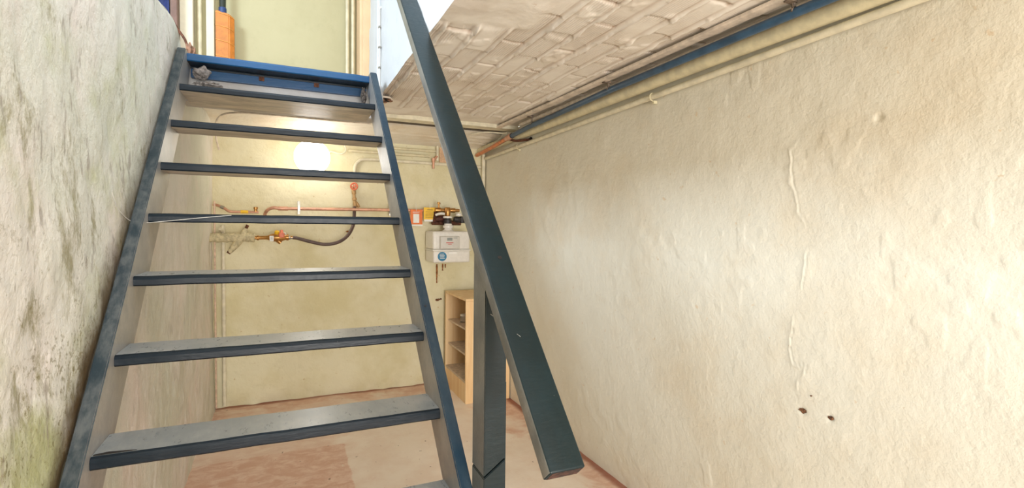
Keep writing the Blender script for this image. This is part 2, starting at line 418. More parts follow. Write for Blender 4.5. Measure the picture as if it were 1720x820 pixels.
# left wall: low parapet with rounded crumbled end above the cellar
def left_top(y):
    pts = [(-2, .905), (2.50, .905), (2.68, .898), (2.786, .856), (2.84, .80), (2.87, .73), (5, .73)]
    return H + np.interp(y, [p[0] for p in pts], [p[1] for p in pts])
ys = np.arange(-1.5, YB+.009, .0085); vs = np.linspace(0, 1, 270); Y, V = np.meshgrid(ys, vs, indexing='ij'); Z = V*left_top(Y)
hx = .010*fbm(Y*1.5, Z*1.5, 61) + .0035*fbm(Y*8, Z*7, 63, 4) + .0022*sstep(.0, .35, fbm(Y*20, Z*14, 67, 3))*sstep(H+.3, H-.5, Z) - .02*sstep(.985, 1, V)
hx += .02*sstep(.25, 0, YB-Y)*0
dl = np.abs((Y - (Z-.766-H)*.1894/.1843) - 2.80)                   # the wall meets the string flush
nw = (1-sstep(.14, .50, dl))
hx = hx*(1-nw) + (.0105 + .0012*fbm(Y*20, Z*20, 69, 2))*nw
Xw = XL - .004 + hx
n0 = len(ys)
cap_v = []; cap_f = []
for i in range(n0):
    zt = float(left_top(ys[i])); xe = float(Xw[i, -1])
    for k, (dx, dz) in enumerate(((0, 0), (-.02, .008), (-.06, .012), (-.16, .012), (-.16, -.3))): cap_v.append((xe+dx, ys[i], zt+dz + .004*math.sin(ys[i]*37+dx*40)))
for i in range(n0-1):
    for k in range(4): a = i*5+k; cap_f.append((a, a+5, a+6, a+1))
me = grid_mesh('wall_left', np.stack([Xw, Y, Z], -1), (cap_v, cap_f)); link('wall_left', me, M_left, kind='structure')

# ceiling of ribbed hollow blocks
def ceil_h(X, Y):
    """depth hanging below the slab plane (m)"""
    wob = .006*vnoise(Y*3.2, X*3, 71)
    r = (X + wob - .66)/.115; row = np.floor(r); f = r-row
    dr = np.minimum(f, 1-f)*.115
    off = np.where(row % 2 == 0, .0, .145) + .02*np.sin(row*2.3)
    q = (Y + .006*vnoise(X*40, Y*10, 73) - 1.71 - off)/.295; jn = np.floor(q); g = q-jn
    bh = (_T[(row.astype(int)*7) % 256, (jn.astype(int)*13+5) % 256])       # each block its own level
    blk = .012*bh + .010*(g-.5)*(bh-.35)
    rib = .0017*np.cos(2*np.pi*(X+.002*vnoise(Y*4, X*9, 77))/.0102)*sstep(-.35, .1, fbm(X*5, Y*4, 79, 3))
    mort = .013*np.exp(-(dr/.008)**2)*(.65+.35*vnoise(Y*18, X*5, 81))
    dj = np.minimum(g, 1-g)*.295
    joint = -.009*np.exp(-(dj/.006)**2)*(f > .08)*(f < .92)
    lumps = .004*sstep(.3, .8, fbm(X*14, Y*12, 83, 3))
    smooth = sstep(.0, .05, 1.78 + .05*vnoise(X*8, Y*2, 5) - Y)*sstep(.86, .80, X) 
    smooth = np.maximum(smooth, sstep(3.17, 3.21, Y))
    rough_ = .004*fbm(X*6, Y*6, 87, 4) + .006
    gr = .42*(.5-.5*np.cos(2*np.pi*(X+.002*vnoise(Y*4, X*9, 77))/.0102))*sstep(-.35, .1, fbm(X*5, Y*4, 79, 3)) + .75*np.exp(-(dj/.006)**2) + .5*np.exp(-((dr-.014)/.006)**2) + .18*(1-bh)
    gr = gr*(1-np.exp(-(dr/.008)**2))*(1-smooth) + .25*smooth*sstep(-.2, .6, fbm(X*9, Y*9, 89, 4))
    return (blk+rib+mort+joint+lumps)*(1-smooth) + rough_*smooth, gr
def ceil_patch(name, x0, x1, y0, y1, dx, dy):
    u = np.append(np.arange(x0, x1, dx), x1); v = np.append(np.arange(y0, y1, dy), y1); X, Y = np.meshgrid(u, v, indexing='ij')
    h, gr = ceil_h(X, Y); Z = CZ + .016 - h
    me = grid_mesh(name, np.stack([X, Y, Z], -1)[:, ::-1], wall_box(x0, x1, y0, y1, CZ+.02, CZ+.035))
    at = me.attributes.new('groove_tint', 'FLOAT', 'POINT'); g = np.zeros(len(me.vertices), 'f'); g[:gr.size] = gr[:, ::-1].ravel(); at.data.foreach_set('value', g)
    return me
ceiling = link('ceiling', ceil_patch('ceiling', OX, XR+.02, .75, 3.40, .0024, .0075), M_blocks, kind='structure')
link('ceiling_behind_stairs', ceil_patch('ceiling_behind_stairs', XL-.02, OX, 2.97, 3.40, .0026, .0075), M_blocks, ceiling, kind='structure')
bm = bmesh.new(); box(bm, (OX, -1.5, CZ), (XR+.02, .75, CZ+.035)); box(bm, (XL-.1, -1.5, CZ), (OX, -.35, CZ+.035)); obj('ceiling_near', bm, M_ceil, ceiling, kind='structure')
# rear ceiling: plastered haunch falling to the back wall
u = np.linspace(XL-.02, XR+.02, 200); v = np.linspace(3.70, YB+.02, 50); X, Y = np.meshgrid(u, v, indexing='ij')
Z = CZ - .004 - (Y-3.70)*(.068/.385) - .005*fbm(X*5, Y*9, 91) - .003*vnoise(X*2, Y*40, 93)
me = grid_mesh('ceiling_rear', np.stack([X, Y, Z], -1)[:, ::-1], wall_box(XL-.02, XR+.02, 3.70, YB+.02, CZ+.0, CZ+.035)); link('ceiling_rear', me, M_ceil2, ceiling, kind='structure')
bm = bmesh.new(); box(bm, (XL-.02, 3.395, CZ-.016), (XR, 3.50, CZ+.02), .003); box(bm, (XL-.02, 3.50, CZ-.004), (XR, 3.545, CZ+.02), .002)
obj('trim_1', bm, M_creampipe2, kind='structure')
bm = bmesh.new(); box(bm, (XL-.02, 3.545, CZ+.01), (XR+.02, 3.70, CZ+.03)); obj('trim_2', bm, M_darkstrip, kind='structure')

# upper hall
bm = bmesh.new()
box(bm, (OX, -1.5, CZ+.036), (OX+.12, 3.30, H+3.2)); stairwall = obj('wall_stairwell', bm, M_white, kind='structure')
u = np.linspace(.80, 3.30, 160); v = np.linspace(0, .5, 60); Yg, Vg = np.meshgrid(u, v, indexing='ij')
Zg = CZ - .006 + Vg; Xg = OX - .006 - .004*fbm(Yg*5, Zg*5, 97)
me = grid_mesh('edge_plaster', np.stack([Xg, Yg, Zg], -1)[:, ::-1]); link('edge_plaster', me, M_white, stairwall, kind='structure')
bm = bmesh.new(); box(bm, (-3.0, 3.60, UF-.02), (.7, 3.72, H+3.2)); obj('wall_hall', bm, M_hallwall, kind='structure')
bm = bmesh.new(); box(bm, (-3.0, 2.99, UF-.03), (OX, 3.60, UF)); box(bm, (-3, -1.5, UF-.03), (-.62, 2.99, UF)); obj('floor_hall', bm, M_hallfloor, kind='structure')
bm = bmesh.new(); box(bm, (-3.1, -1.5, UF), (-3.0, 3.72, H+3.2)); obj('wall_hall_left', bm, M_white, kind='structure')
bm = bmesh.new(); box(bm, (-3.1, -1.5, H+3.2), (.7, 3.72, H+3.25)); obj('ceiling_hall', bm, M_white, kind='structure')
# plastered trimmer under the landing edge
bm = bmesh.new(); box(bm, (XL+.005, 2.845, H+.575), (OX, 2.98, H+.755), .003); obj('trim_3', bm, M_trim, kind='structure')
# hall linings
bm = bmesh.new(); box(bm, (-.545, 3.52, UF), (-.478, 3.60, H+3.2), .004); obj('trim_4', bm, M_cream_hall, kind='structure')
bm = bmesh.new(); box(bm, (-.415, 3.54, UF), (-.372, 3.60, H+3.2), .006); obj('trim_5', bm, M_cream_hall, kind='structure')
bm = bmesh.new(); box(bm, (.452, 3.42, UF), (.60, 3.60, H+3.2), .006); box(bm, (.470, 3.40, UF), (.60, 3.43, H+3.2), .004); obj('trim_6', bm, M_peach, kind='structure')
bm = bmesh.new(); box(bm, (-.58, 3.46, UF), (-.546, 3.56, H+3.2), .004); obj('trim_7', bm, M_brownpost, kind='structure')
bm = bmesh.new(); box(bm, (OX-.022, 2.92, UF), (OX, 2.985, H+3.2), .006); obj('trim_8', bm, M_white, kind='structure')

# ------------------------------------------------------------------ staircase
Y0, Z0, RUN, RISE = 2.713, H+.766, .1894, .1843
SL = RISE/RUN; SX0, SX1, TH = -.394, .406, .033
def zline(y): return Z0 + (y-Y0)*SL            # line through the nosings
stair = thing('staircase', (0, 1.4, 0), 'steep dark teal painted wooden open staircase rising to the hall, with a slanted handrail', 'stairs')
for side in (0, 1):
    a = SX0-TH if side == 0 else SX1; wv = .24 if side == 0 else .205
    yt0, yt1 = Y0-.035, Y0+.12
    # front edge runs .035 ahead of the nosing line; back edge behind it
    zt = Z0 + .012
    def fy(z): return Y0-.035 + (z-Z0)/SL
    prof = [(fy(0)+0, 0), (fy(zt), zt), (Y0+.125, zt), (fy(Z0-.2)+wv, Z0-.2), (fy(0)+wv, 0)]
    bm = bmesh.new(); pts = [(a, y, z) for y, z in prof]; extrude_poly(bm, pts, (TH, 0, 0))
    bmesh.ops.bevel(bm, geom=list(bm.edges), offset=.003, segments=2, affect='EDGES')
    bm.normal_update()
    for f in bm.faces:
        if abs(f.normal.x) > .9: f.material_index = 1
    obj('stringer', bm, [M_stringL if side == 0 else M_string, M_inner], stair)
def tread(i, depth, th, blue=False):
    y = Y0-RUN*i; z = Z0-RISE*i
    t = bmesh.new(); n = 40; prof = [(0, -th+.004), (.004, -th), (depth-.003, -th), (depth, -th+.003), (depth, -.003), (depth-.003, 0), (.010, 0), (.003, -.003), (0, -.010)]
    rings = []
    for k in range(n+1):
        x = SX0+.0005 + (SX1-SX0-.001)*k/n; ring = []
        wx = .0012*noise.noise(Vector((x*9, i*5.3, 0))); wz = .001*noise.noise(Vector((x*14, i*3.1, 4)))
        for (py, pz) in prof: ring.append(t.verts.new((x, y+py+(wx if py < depth/2 else 0), z+pz+wz)))
        rings.append(ring)
    m = len(prof)
    for a, b in zip(rings[:-1], rings[1:]):
        for k in range(m):
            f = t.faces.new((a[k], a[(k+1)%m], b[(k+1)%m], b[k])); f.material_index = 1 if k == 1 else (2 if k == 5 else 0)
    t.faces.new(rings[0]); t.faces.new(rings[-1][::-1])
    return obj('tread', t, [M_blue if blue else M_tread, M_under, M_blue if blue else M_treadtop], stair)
TR = {}
for i in range(0, 11):
    TR[i] = tread(i, .098 if i == 0 else (.315 if i == 1 else .165 if i < 6 else .150), .036 if i == 0 else .029, i == 0)
for i in (0,): TR[i].data.materials[1] = M_tread
# split at the left end of the lowest full tread
bm = bmesh.new(); y7 = Y0-7*RUN; z7 = Z0-7*RISE
extrude_poly(bm, [(SX0+.004, y7+.016, z7+.0012), (SX0+.03, y7+.022, z7+.0014), (SX0+.085, y7+.012, z7+.0012), (SX0+.03, y7+.012, z7+.0014), (SX0+.004, y7+.011, z7+.0012)], (0, 0, .0012)); obj('split', bm, M_dark, TR[7])
bm = bmesh.new(); lump(bm, (.315, Y0-8*RUN+.07, Z0-8*RISE+.001), (.016, .010, .0022), 5, 2, .3); obj('knot', bm, M_dark, TR[8])
# riser under the top nosing
bm = bmesh.new(); box(bm, (SX0+.001, Y0+.100, Z0-.085), (SX1-.001, Y0+.125, Z0-.0005), .002); riser = obj('riser', bm, M_blue, stair, label='bright blue riser board')
bm = bmesh.new(); box(bm, (SX0+.001, Y0+.092, Z0-.046), (SX1-.001, Y0+.10, Z0-.036), .002); obj('batten', bm, M_tread, riser)
for bx in (-.095, .157):
    bm = bmesh.new(); box(bm, (bx-.012, Y0+.093, Z0-.066), (bx+.012, Y0+.0998, Z0-.040), .002); lathe(bm, (bx, Y0+.093, Z0-.053), (0,-1,0), [(0,.006),(.003,.005)], 10); obj('fixing_plate', bm, M_rust, riser)
# screws / nail holes on the stringers
for (x, yy) in ((SX0-.016, 1.30), (SX1+.015, 1.62)):
    z = Z0+(yy-(Y0-.035))*SL; bm = bmesh.new(); lathe(bm, (x, yy, z), (0,-.697,.717), [(-.003,.0035),(.0012,.0035)], 10); obj('screw', bm, M_black, stair)
# handrail
A = Vector((.4188, .7583, H-.4273)); D = Vector((0, 1, 1.0366)).normalized()
X_ = Vector((1, 0, 0)); X_ = (X_-D*X_.dot(D)).normalized(); N_ = X_.cross(D).normalized()
if N_.z < 0: N_ = -N_
ro = -.0262; XR_ = X_*math.cos(ro)+N_*math.sin(ro); NR_ = -X_*math.sin(ro)+N_*math.cos(ro)
RW, RT, RL = .0733, .0349, 2.98
bm = bmesh.new(); t = bmesh.new()
V = [A + a*XR_*RW - b*NR_*RT + c*D*RL for c in (0, 1) for b in (1, 0) for a in (0, 1)]
add_geom(t, V, [(0,1,3,2),(4,6,7,5),(0,4,5,1),(1,5,7,3),(3,7,6,2),(2,6,4,0)])
bmesh.ops.bevel(t, geom=list(t.edges), offset=.004, segments=3, profile=.5, affect='EDGES')
t.normal_update()
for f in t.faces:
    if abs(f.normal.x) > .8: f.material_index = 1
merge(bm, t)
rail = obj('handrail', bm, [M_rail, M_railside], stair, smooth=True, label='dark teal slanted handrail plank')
hp = A + XR_*RW*.62 + D*((1.10-A.y)/D.y)
bm = bmesh.new(); lathe(bm, hp, NR_, [(-.012,.0045),(.0007,.0052)], 14); obj('bolt_hole', bm, M_dark, rail)
bm = bmesh.new(); t = bmesh.new(); e = .0005
V = [A + a*XR_*RW - b*NR_*RT - D*c for c in (e, -.003) for b in (.90, .10) for a in (.07, .93)]
add_geom(bm, V, [(0,1,3,2),(4,6,7,5),(0,4,5,1),(1,5,7,3),(3,7,6,2),(2,6,4,0)]); t.free(); obj('worn_end_grain', bm, simple('dark_end_grain', (70, 42, 34), .8, nscale=90, var=.4, bump=.4), rail)
# newel post, cut to the underside of the rail, with a slanted scarf joint low down
px0, px1, py0, py1 = .4400, .4965, 1.129, 1.2125
def rail_under(y): return A.z + (y-A.y)*D.z/D.y - RT/ math.cos(math.atan2(D.z, D.y)) + .001
s0, s1 = H-.612, H-.572                          # scarf heights at the left and right of the front face
bm = bmesh.new()
def prism(zb, zt, x0=px0, x1=px1, y0=py0, y1=py1):
    V = [(x0,y0,zb(x0,y0)),(x1,y0,zb(x1,y0)),(x1,y1,zb(x1,y1)),(x0,y1,zb(x0,y1)),(x0,y0,zt(x0,y0)),(x1,y0,zt(x1,y0)),(x1,y1,zt(x1,y1)),(x0,y1,zt(x0,y1))]
    t = bmesh.new(); add_geom(t, V, [(0,3,2,1),(4,5,6,7),(0,1,5,4),(1,2,6,5),(2,3,7,6),(3,0,4,7)])
    bmesh.ops.bevel(t, geom=list(t.edges), offset=.0018, segments=2, affect='EDGES'); t.normal_update()
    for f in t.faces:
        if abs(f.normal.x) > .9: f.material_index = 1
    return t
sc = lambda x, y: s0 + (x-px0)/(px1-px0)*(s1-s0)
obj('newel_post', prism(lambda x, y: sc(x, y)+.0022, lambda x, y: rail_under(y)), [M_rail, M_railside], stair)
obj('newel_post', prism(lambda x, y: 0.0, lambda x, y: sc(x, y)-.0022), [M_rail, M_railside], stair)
bm = bmesh.new(); box(bm, (px1+.0002, py0+.012, 0), (px1+.006, py1-.01, H-.386), .001); obj('post_packing', bm, M_rail, stair)

# ------------------------------------------------------------------ cobwebs and dust lumps in the stair corners
bm = bmesh.new(); lump(bm, (-.335, 2.70, H+.675), (.032, .022, .030), 2, 4, .35, 1.8)
obj('cobweb_lump', bm, M_web, label='grey dusty cobweb lump in the left corner under the top step', category='cobweb')
bm = bmesh.new(); lump(bm, (-.29, 2.60, H+.606), (.030, .015, .012), 5, 3, .9, 3); lump(bm, (-.335, 2.62, H+.606), (.020, .012, .012), 6, 3, .9, 3)
obj('plaster_crumbs', bm, M_web, label='small heap of grey crumbs lying on the second step at its left end', category='debris', kind='stuff')
bm = bmesh.new(); lump(bm, (.375, 2.70, H+.655), (.013, .018, .040), 9, 4, .4, 2.0)
obj('cobweb_lump', bm, simple('brown_dust', (84, 74, 66), .95, nscale=80, var=.4, bump=1), label='dark brown cobweb clump in the right corner under the top step', category='cobweb')
def thread(pts, r, label, name='cobweb_thread'):
    bm = bmesh.new(); tube(bm, smoothpath(pts, 8), r, 5); return obj(name, bm, M_thread, smooth=True, label=label, category='thread')
thread([(-.432,1.734,H+.086),(-.431,1.786,H+.039),(-.430,1.890,H+.007),(-.410,1.925,H-.003),(-.39,1.94,H-.002),(-.25,1.95,H+.016),(-.16,1.951,H+.026)], .0010, 'pale loose thread hanging in an arc from the mouldy left wall across the stair string', 'thread')
thread([(.449,1.118,H-.21),(.462,1.10,H-.222),(.44,.93,H-.225)], .0004, 'fine pale cobweb strand stretched between the post and the handrail')

# ------------------------------------------------------------------ wall lamp
LP = Vector((.1845, 3.83, H+.468))
lamp = thing('wall_lamp', (LP.x, 4.08, LP.z-.12), 'lit round white opal globe lamp on the back wall behind the steps', 'lamp')
bm = bmesh.new(); lathe(bm, (LP.x, 4.09, LP.z), (0,-1,0), [(0,.05),(.02,.05),(.028,.040),(.06,.032),(.13,.032),(.135,.045),(.15,.048)], 24); obj('lamp_base', bm, M_white_pl, lamp, smooth=True)
bm = bmesh.new(); bmesh.ops.create_uvsphere(bm, u_segments=40, v_segments=24, radius=.118); bmesh.ops.translate(bm, verts=bm.verts, vec=LP); obj('lamp_globe', bm, M_globe, lamp, smooth=True)

# ------------------------------------------------------------------ pipes of the right wall
def pipe_thing(name, pts, r, mat, label, cat='pipe', n=16, group=None):
    pts = [Vector(p) for p in pts]; lo = min(pts, key=lambda p: p.z)
    e = thing(name, lo, label, cat, group)
    bm = bmesh.new(); tube(bm, pts, r, n); obj('pipe_run', bm, mat, e, smooth=True); return e
def pipeset(y, pts): return [(x, yy, H+z) for x, yy, z in pts]
bp = [(1.447, -1.2, H+.672), (1.449, 1.0, H+.672), (1.452, 2.06, H+.668), (1.468, 3.0, H+.652), (1.476, 3.30, H+.640)]
blue = pipe_thing('blue_pipe', bp, .0155, M_bluepipe, 'long blue-grey pipe running under the ceiling beside the right wall')
for (x, y) in ((1.452, 2.085), (1.466, 2.95), (1.449, 1.10)):
    z = np.interp(y, [1, 2.06, 3], [H+.672, H+.668, H+.652]); bm = bmesh.new()
    tube(bm, [(x+.0172*math.cos(a), y, z+.0172*math.sin(a)) for a in np.linspace(0, math.pi, 13)], .0025, 6)
    tube(bm, [(x-.008, y, z+.015), (x-.012, y, CZ)], .0065, 8); box(bm, (x-.040, y-.012, CZ-.022), (x-.002, y+.012, CZ-.006), .002); obj('pipe_clamp', bm, M_clamp, blue)
# copper pipe continuing from it
cp_ = thing('copper_pipe', (1.50, 3.6, H+.58), 'bare orange copper pipe joined to the end of the blue pipe', 'pipe')
bm = bmesh.new(); tube(bm, [(1.478, 3.40, H+.634), (1.49, 3.75, H+.612), (1.49, 4.05, H+.594)], .0155, 16); obj('pipe_run', bm, M_copper, cp_, smooth=True)
bm = bmesh.new(); lathe(bm, (1.476, 3.30, H+.640), (0, 1, -.05), [(0,.0185),(.01,.0205),(.06,.0205),(.09,.019),(.11,.016)], 18); obj('reducer', bm, M_coppero, cp_, smooth=True)
bm = bmesh.new(); lathe(bm, (1.476, 3.296, H+.640), (0, 1, -.05), [(0,.0192),(.012,.0192)], 18); obj('rubber_collar', bm, M_black, cp_, smooth=True)
bm = bmesh.new(); tube(bm, smoothpath([(1.484, 3.36, H+.625), (1.51, 3.31, H+.608), (1.55, 3.22, H+.604), (1.60, 3.18, H+.604)], 5), .009, 12); obj('branch', bm, M_rust, cp_, smooth=True)
bm = bmesh.new(); lump(bm, (XR-.002, 3.19, H+.606), (.006, .028, .014), 3, 3, .6); obj('trim_9', bm, M_dark, kind='structure')
# fat cream pipe and thin cream pipe
pipe_thing('thick_pipe', [(1.534, -1.2, H+.664), (1.534, 1.5, H+.664), (1.534, 3.1, H+.648), (1.534, 4.08, H+.640)], .029, M_creampipe, 'thick cream-painted pipe along the top of the right wall under the blue pipe', n=28)
thin = pipe_thing('thin_pipe', [(1.550, -1.2, H+.619), (1.550, .83, H+.619), (1.550, 1.9, H+.602), (1.550, 4.0, H+.565)], .0135, M_creampipe2, 'thin cream-painted pipe clipped along the right wall, lowest of the wall-top pipes')
for y in (1.886, 3.35):
    z = float(np.interp(y, [.83, 1.9, 4.0], [H+.617, H+.600, H+.563])); bm = bmesh.new()
    tube(bm, [(1.550-.0175*math.cos(a), y, z+.0175*math.sin(a)) for a in np.linspace(-1.7, 1.9, 14)], .0028, 6); box(bm, (1.552, y-.006, z-.030), (1.571, y+.006, z-.016), .001); obj('pipe_clip', bm, M_creampipe, thin)
bm = bmesh.new(); box(bm, (1.395, .75, CZ-.016), (1.435, 3.40, CZ-.002), .004); obj('trim_10', bm, M_tanpipe, kind='structure')
bm = bmesh.new(); tube(bm, [(1.495, -1.2, CZ-.016), (1.495, 3.2, CZ-.018)], .012, 12); obj('pipe', bm, M_tanpipe, smooth=True, label='tan painted pipe in the angle of ceiling and right wall, above the blue pipe', category='pipe')

# ------------------------------------------------------------------ pipes of the back wall
pipe_thing('conduit_pipe', [(.70, 4.062, H+.604), (1.05, 4.062, H+.604), (1.15, 4.062, H+.603)], .011, M_creampipe, 'upper of two cream pipes on the back wall just under the ceiling')
e = pipe_thing('conduit_pipe', [(.45, 4.065, H+.562), (1.09, 4.065, H+.560)], .012, M_creampipe, 'lower of two cream pipes on the back wall just under the ceiling')
e = pipe_thing('bent_pipe', smoothpath([(.499, 4.068, H+.15), (.499, 4.068, H+.40), (.505, 4.068, H+.455), (.54, 4.068, H+.495), (.60, 4.068, H+.505), (.80, 4.068, H+.506), (1.20, 4.068, H+.503), (1.53, 4.066, H+.498)], 5), .0135, M_creampipe2, 'cream pipe that bends down beside the lamp towards the red-handled tap')
stop = thing('stop_valve', (1.13, 4.03, H+.50), 'small cream-painted stop valve with drain stub between pipes on the back wall', 'valve')
bm = bmesh.new(); lathe(bm, (1.145, 4.045, H+.645), (0,0,-1), [(0,.009),(.09,.009),(.095,.014),(.12,.014)], 12); obj('valve_body', bm, M_creampipe2, stop, smooth=True)
bm = bmesh.new(); lathe(bm, (1.112, 4.04, H+.545), (0,0,-1), [(0,.013),(.03,.013),(.035,.009),(.085,.009)], 12); tube(bm, [(1.145,4.045,H+.56),(1.112,4.04,H+.53)], .012, 10); obj('drain_stub', bm, M_coppero, stop, smooth=True)
bm = bmesh.new(); box(bm, (1.17, 4.066, H+.51), (1.26, 4.084, H+.64), .004); obj('back_board', bm, simple('faded_pink_board', (214, 176, 140), .6), label='small tan backing board behind the stop valve on the back wall', category='board')
pipe_thing('corner_pipe', [(1.548, 4.045, 0), (1.548, 4.045, H+.60)], .016, M_creampipe2, 'vertical cream pipe in the far right corner of the cellar')
bm = bmesh.new(); tube(bm, smoothpath([(.345, 4.06, H+.64), (.42, 4.05, H+.60), (.43, 4.05, H+.555), (.39, 4.05, H+.53), (.33, 4.055, H+.545), (.30, 4.06, H+.52)], 5), .006, 8); obj('cable', bm, M_creampipe2, smooth=True, label='looped pale cable hanging on the back wall above and right of the lamp', category='cable')
# cables along the beam
bm = bmesh.new(); tube(bm, smoothpath([(-.40, 4.0, H+.50), (-.405, 3.85, H+.60), (-.37, 3.72, H+.67), (-.28, 3.64, H+.690), (-.1, 3.62, H+.695), (.3, 3.62, H+.694), (.55, 3.60, H+.694)], 6), .006, 8)
obj('cable', bm, M_tanpipe, smooth=True, label='grey cable run along the dark slot of the ceiling and down the left back corner', category='cable')
bm = bmesh.new(); tube(bm, smoothpath([(1.30, 3.66, H+.695), (1.36, 3.58, H+.700), (1.44, 3.55, H+.700), (1.49, 3.52, H+.695), (1.51, 3.47, H+.690)], 6), .0055, 8)
obj('cable', bm, M_creampipe2, smooth=True, label='short pale cable arching from the ceiling slot to the right wall behind the copper joint', category='cable')

# copper gas pipe on the back wall
gp = thing('copper_gas_pipe', (.5, 4.02, H+.09), 'straight copper pipe clipped across the back wall towards the gas meter', 'pipe')
bm = bmesh.new(); tube(bm, [(-.02, 4.00, H+.108), (1.06, 3.985, H+.118)], .0115, 14); obj('pipe_run', bm, M_coppero, gp, smooth=True)
bm = bmesh.new(); tube(bm, [(-.035, 4.00, H+.108), (.03, 4.00, H+.1085)], .0145, 14); tube(bm, smoothpath([(-.03,4.00,H+.108),(-.065,4.0,H+.112),(-.10,4.01,H+.098),(-.12,4.04,H+.07),(-.12,4.08,H+.06)], 5), .0115, 12); obj('elbow', bm, M_coppero, gp, smooth=True)
for x in (.102, .76):
    bm = bmesh.new(); tube(bm, [(x, 4.0+.0145*math.cos(a), H+.110+.0145*math.sin(a)) for a in np.linspace(0, 2*math.pi, 17)], .003, 6); box(bm, (x-.009, 4.01, H+.07), (x+.009, 4.016, H+.165), .001); box(bm, (x-.009, 3.983, H+.088), (x+.009, 3.987, H+.135), .001); box(bm,(x-.003,4.014,H+.105),(x+.003,4.085,H+.115)); obj('pipe_clip', bm, M_steel, gp)
# tap with red wheel
tap = thing('red_handled_tap', (.49, 4.03, H+.13), 'brass tap with a red wheel handle on the back wall above the copper pipe', 'tap')
bm = bmesh.new(); lathe(bm, (.488, 4.04, H+.275), (.08,0,-1), [(0,.010),(.02,.016),(.04,.016),(.045,.011),(.07,.011),(.073,.017),(.09,.017),(.093,.011),(.115,.014),(.13,.014),(.15,.010)], 14); lathe(bm,(.505,4.05,H+.175),(.6,0,-1),[(0,.010),(.03,.013),(.05,.009)],12); obj('tap_body', bm, M_brassdull, tap, smooth=True)
bm = bmesh.new(); c0 = Vector((.486, 3.99, H+.287)); tube(bm, [c0+Vector((.024*math.cos(a), 0, .024*math.sin(a))) for a in np.linspace(0, 2*math.pi, 25)], .006, 8)
for k in range(4): a = k*math.pi/2+.4; tube(bm, [c0, c0+Vector((.024*math.cos(a), 0, .024*math.sin(a)))], .004, 6)
lathe(bm, c0+Vector((0,-.006,0)), (0,1,0), [(0,.009),(.012,.009)], 12); obj('wheel_handle', bm, M_orangev, tap, smooth=True)
bm = bmesh.new(); tube(bm, [c0, c0+Vector((0,.05,-.012))], .006, 8); obj('spindle', bm, M_brass, tap)
# hose from the tap to the strainer
bm = bmesh.new(); tube(bm, smoothpath([(.492,4.02,H+.135),(.488,4.0,H+.06),(.475,3.96,H-.01),(.43,3.92,H-.085),(.36,3.90,H-.132),(.27,3.90,H-.146),(.17,3.90,H-.125),(.09,3.90,H-.102),(.06,3.90,H-.098)], 6), .0125, 12)
obj('rubber_hose', bm, M_hose, smooth=True, label='dark brown rubber hose sagging from the tap to the brass water valve', category='hose')
# water main: lagged pipe with tied ends and brass valve
wm = thing('water_main', (-.30, 3.95, H-.16), 'cream-painted lagged water pipe with a slanting branch leaving the left wall', 'pipe')
bm = bmesh.new(); pts = [(-.46,3.92,H-.098),(-.38,3.91,H-.100),(-.30,3.90,H-.098),(-.23,3.90,H-.097),(-.18,3.90,H-.100)]
tube(bm, smoothpath(pts, 5), [.030+.003*math.sin(k*2.1) for k in range(21)], 16); obj('lagging', bm, M_lag, wm, smooth=True)
bm = bmesh.new(); tube(bm, smoothpath([(-.335,3.90,H-.20),(-.31,3.90,H-.165),(-.275,3.895,H-.12),(-.245,3.895,H-.065),(-.232,3.895,H-.035)], 5), [.012+.012*math.sin(math.pi*k/20) for k in range(21)], 14); obj('branch', bm, M_lag, wm, smooth=True)
bm = bmesh.new(); tube(bm, [(-.34,3.90,H-.205),(-.328,3.90,H-.185)], .0125, 10); tube(bm, [(-.235,3.895,H-.04),(-.222,3.895,H-.012)], .010, 10); obj('branch_stub', bm, M_rust, wm)
va = thing('water_valve', (-.06, 3.90, H-.15), 'brass water valve with faded orange handle and paper label beside the hose end', 'valve')
bm = bmesh.new(); lathe(bm, (-.19,3.90,H-.100), (1,0,.02), [(0,.011),(.02,.011),(.022,.017),(.035,.017),(.037,.012),(.085,.013),(.10,.020),(.125,.028),(.165,.029),(.185,.024),(.205,.018),(.207,.022),(.222,.022),(.224,.010),(.25,.010)], 18); obj('valve_body', bm, M_brass, va, smooth=True)
bm = bmesh.new(); tube(bm, [(-.055,3.90,H-.10),(-.018,3.90,H-.135)], [.018,.014], 12); obj('strainer_leg', bm, M_brass, va, smooth=True)
bm = bmesh.new(); lathe(bm, (-.045,3.90,H-.082), (.15,-.3,1), [(0,.014),(.012,.016),(.028,.016),(.034,.011)], 12); obj('yellow_cap', bm, M_yellow, va, smooth=True)
bm = bmesh.new(); box(bm, (-.030,3.868,H-.098), (.006,3.884,H-.062), .006, 3); tube(bm,[(-.012,3.88,H-.07),(-.012,3.90,H-.05)],.010,10); obj('handle', bm, M_orangev, va, smooth=True)
bm = bmesh.new(); box(bm, (-.088,3.8690,H-.122), (-.062,3.8715,H-.085), .0005); obj('paper_label', bm, M_paper, va)
bm = bmesh.new(); 
for k in range(3): box(bm, (-.083,3.8683,H-.112+k*.008), (-.067,3.8692,H-.109+k*.008))
obj('label_print', bm, M_dispgrey, va)
bm = bmesh.new(); tube(bm, [(.004+.012*math.cos(a),3.89,H-.075+.012*math.sin(a)) for a in np.linspace(0,2*math.pi,15)], .002, 6); obj('ring', bm, M_steel, va)
bm = bmesh.new(); lathe(bm, (.03,3.90,H-.098), (1,0,0), [(0,.010),(.004,.014),(.012,.014),(.015,.010),(.04,.010)], 12); obj('hose_coupling', bm, M_steel, va, smooth=True)
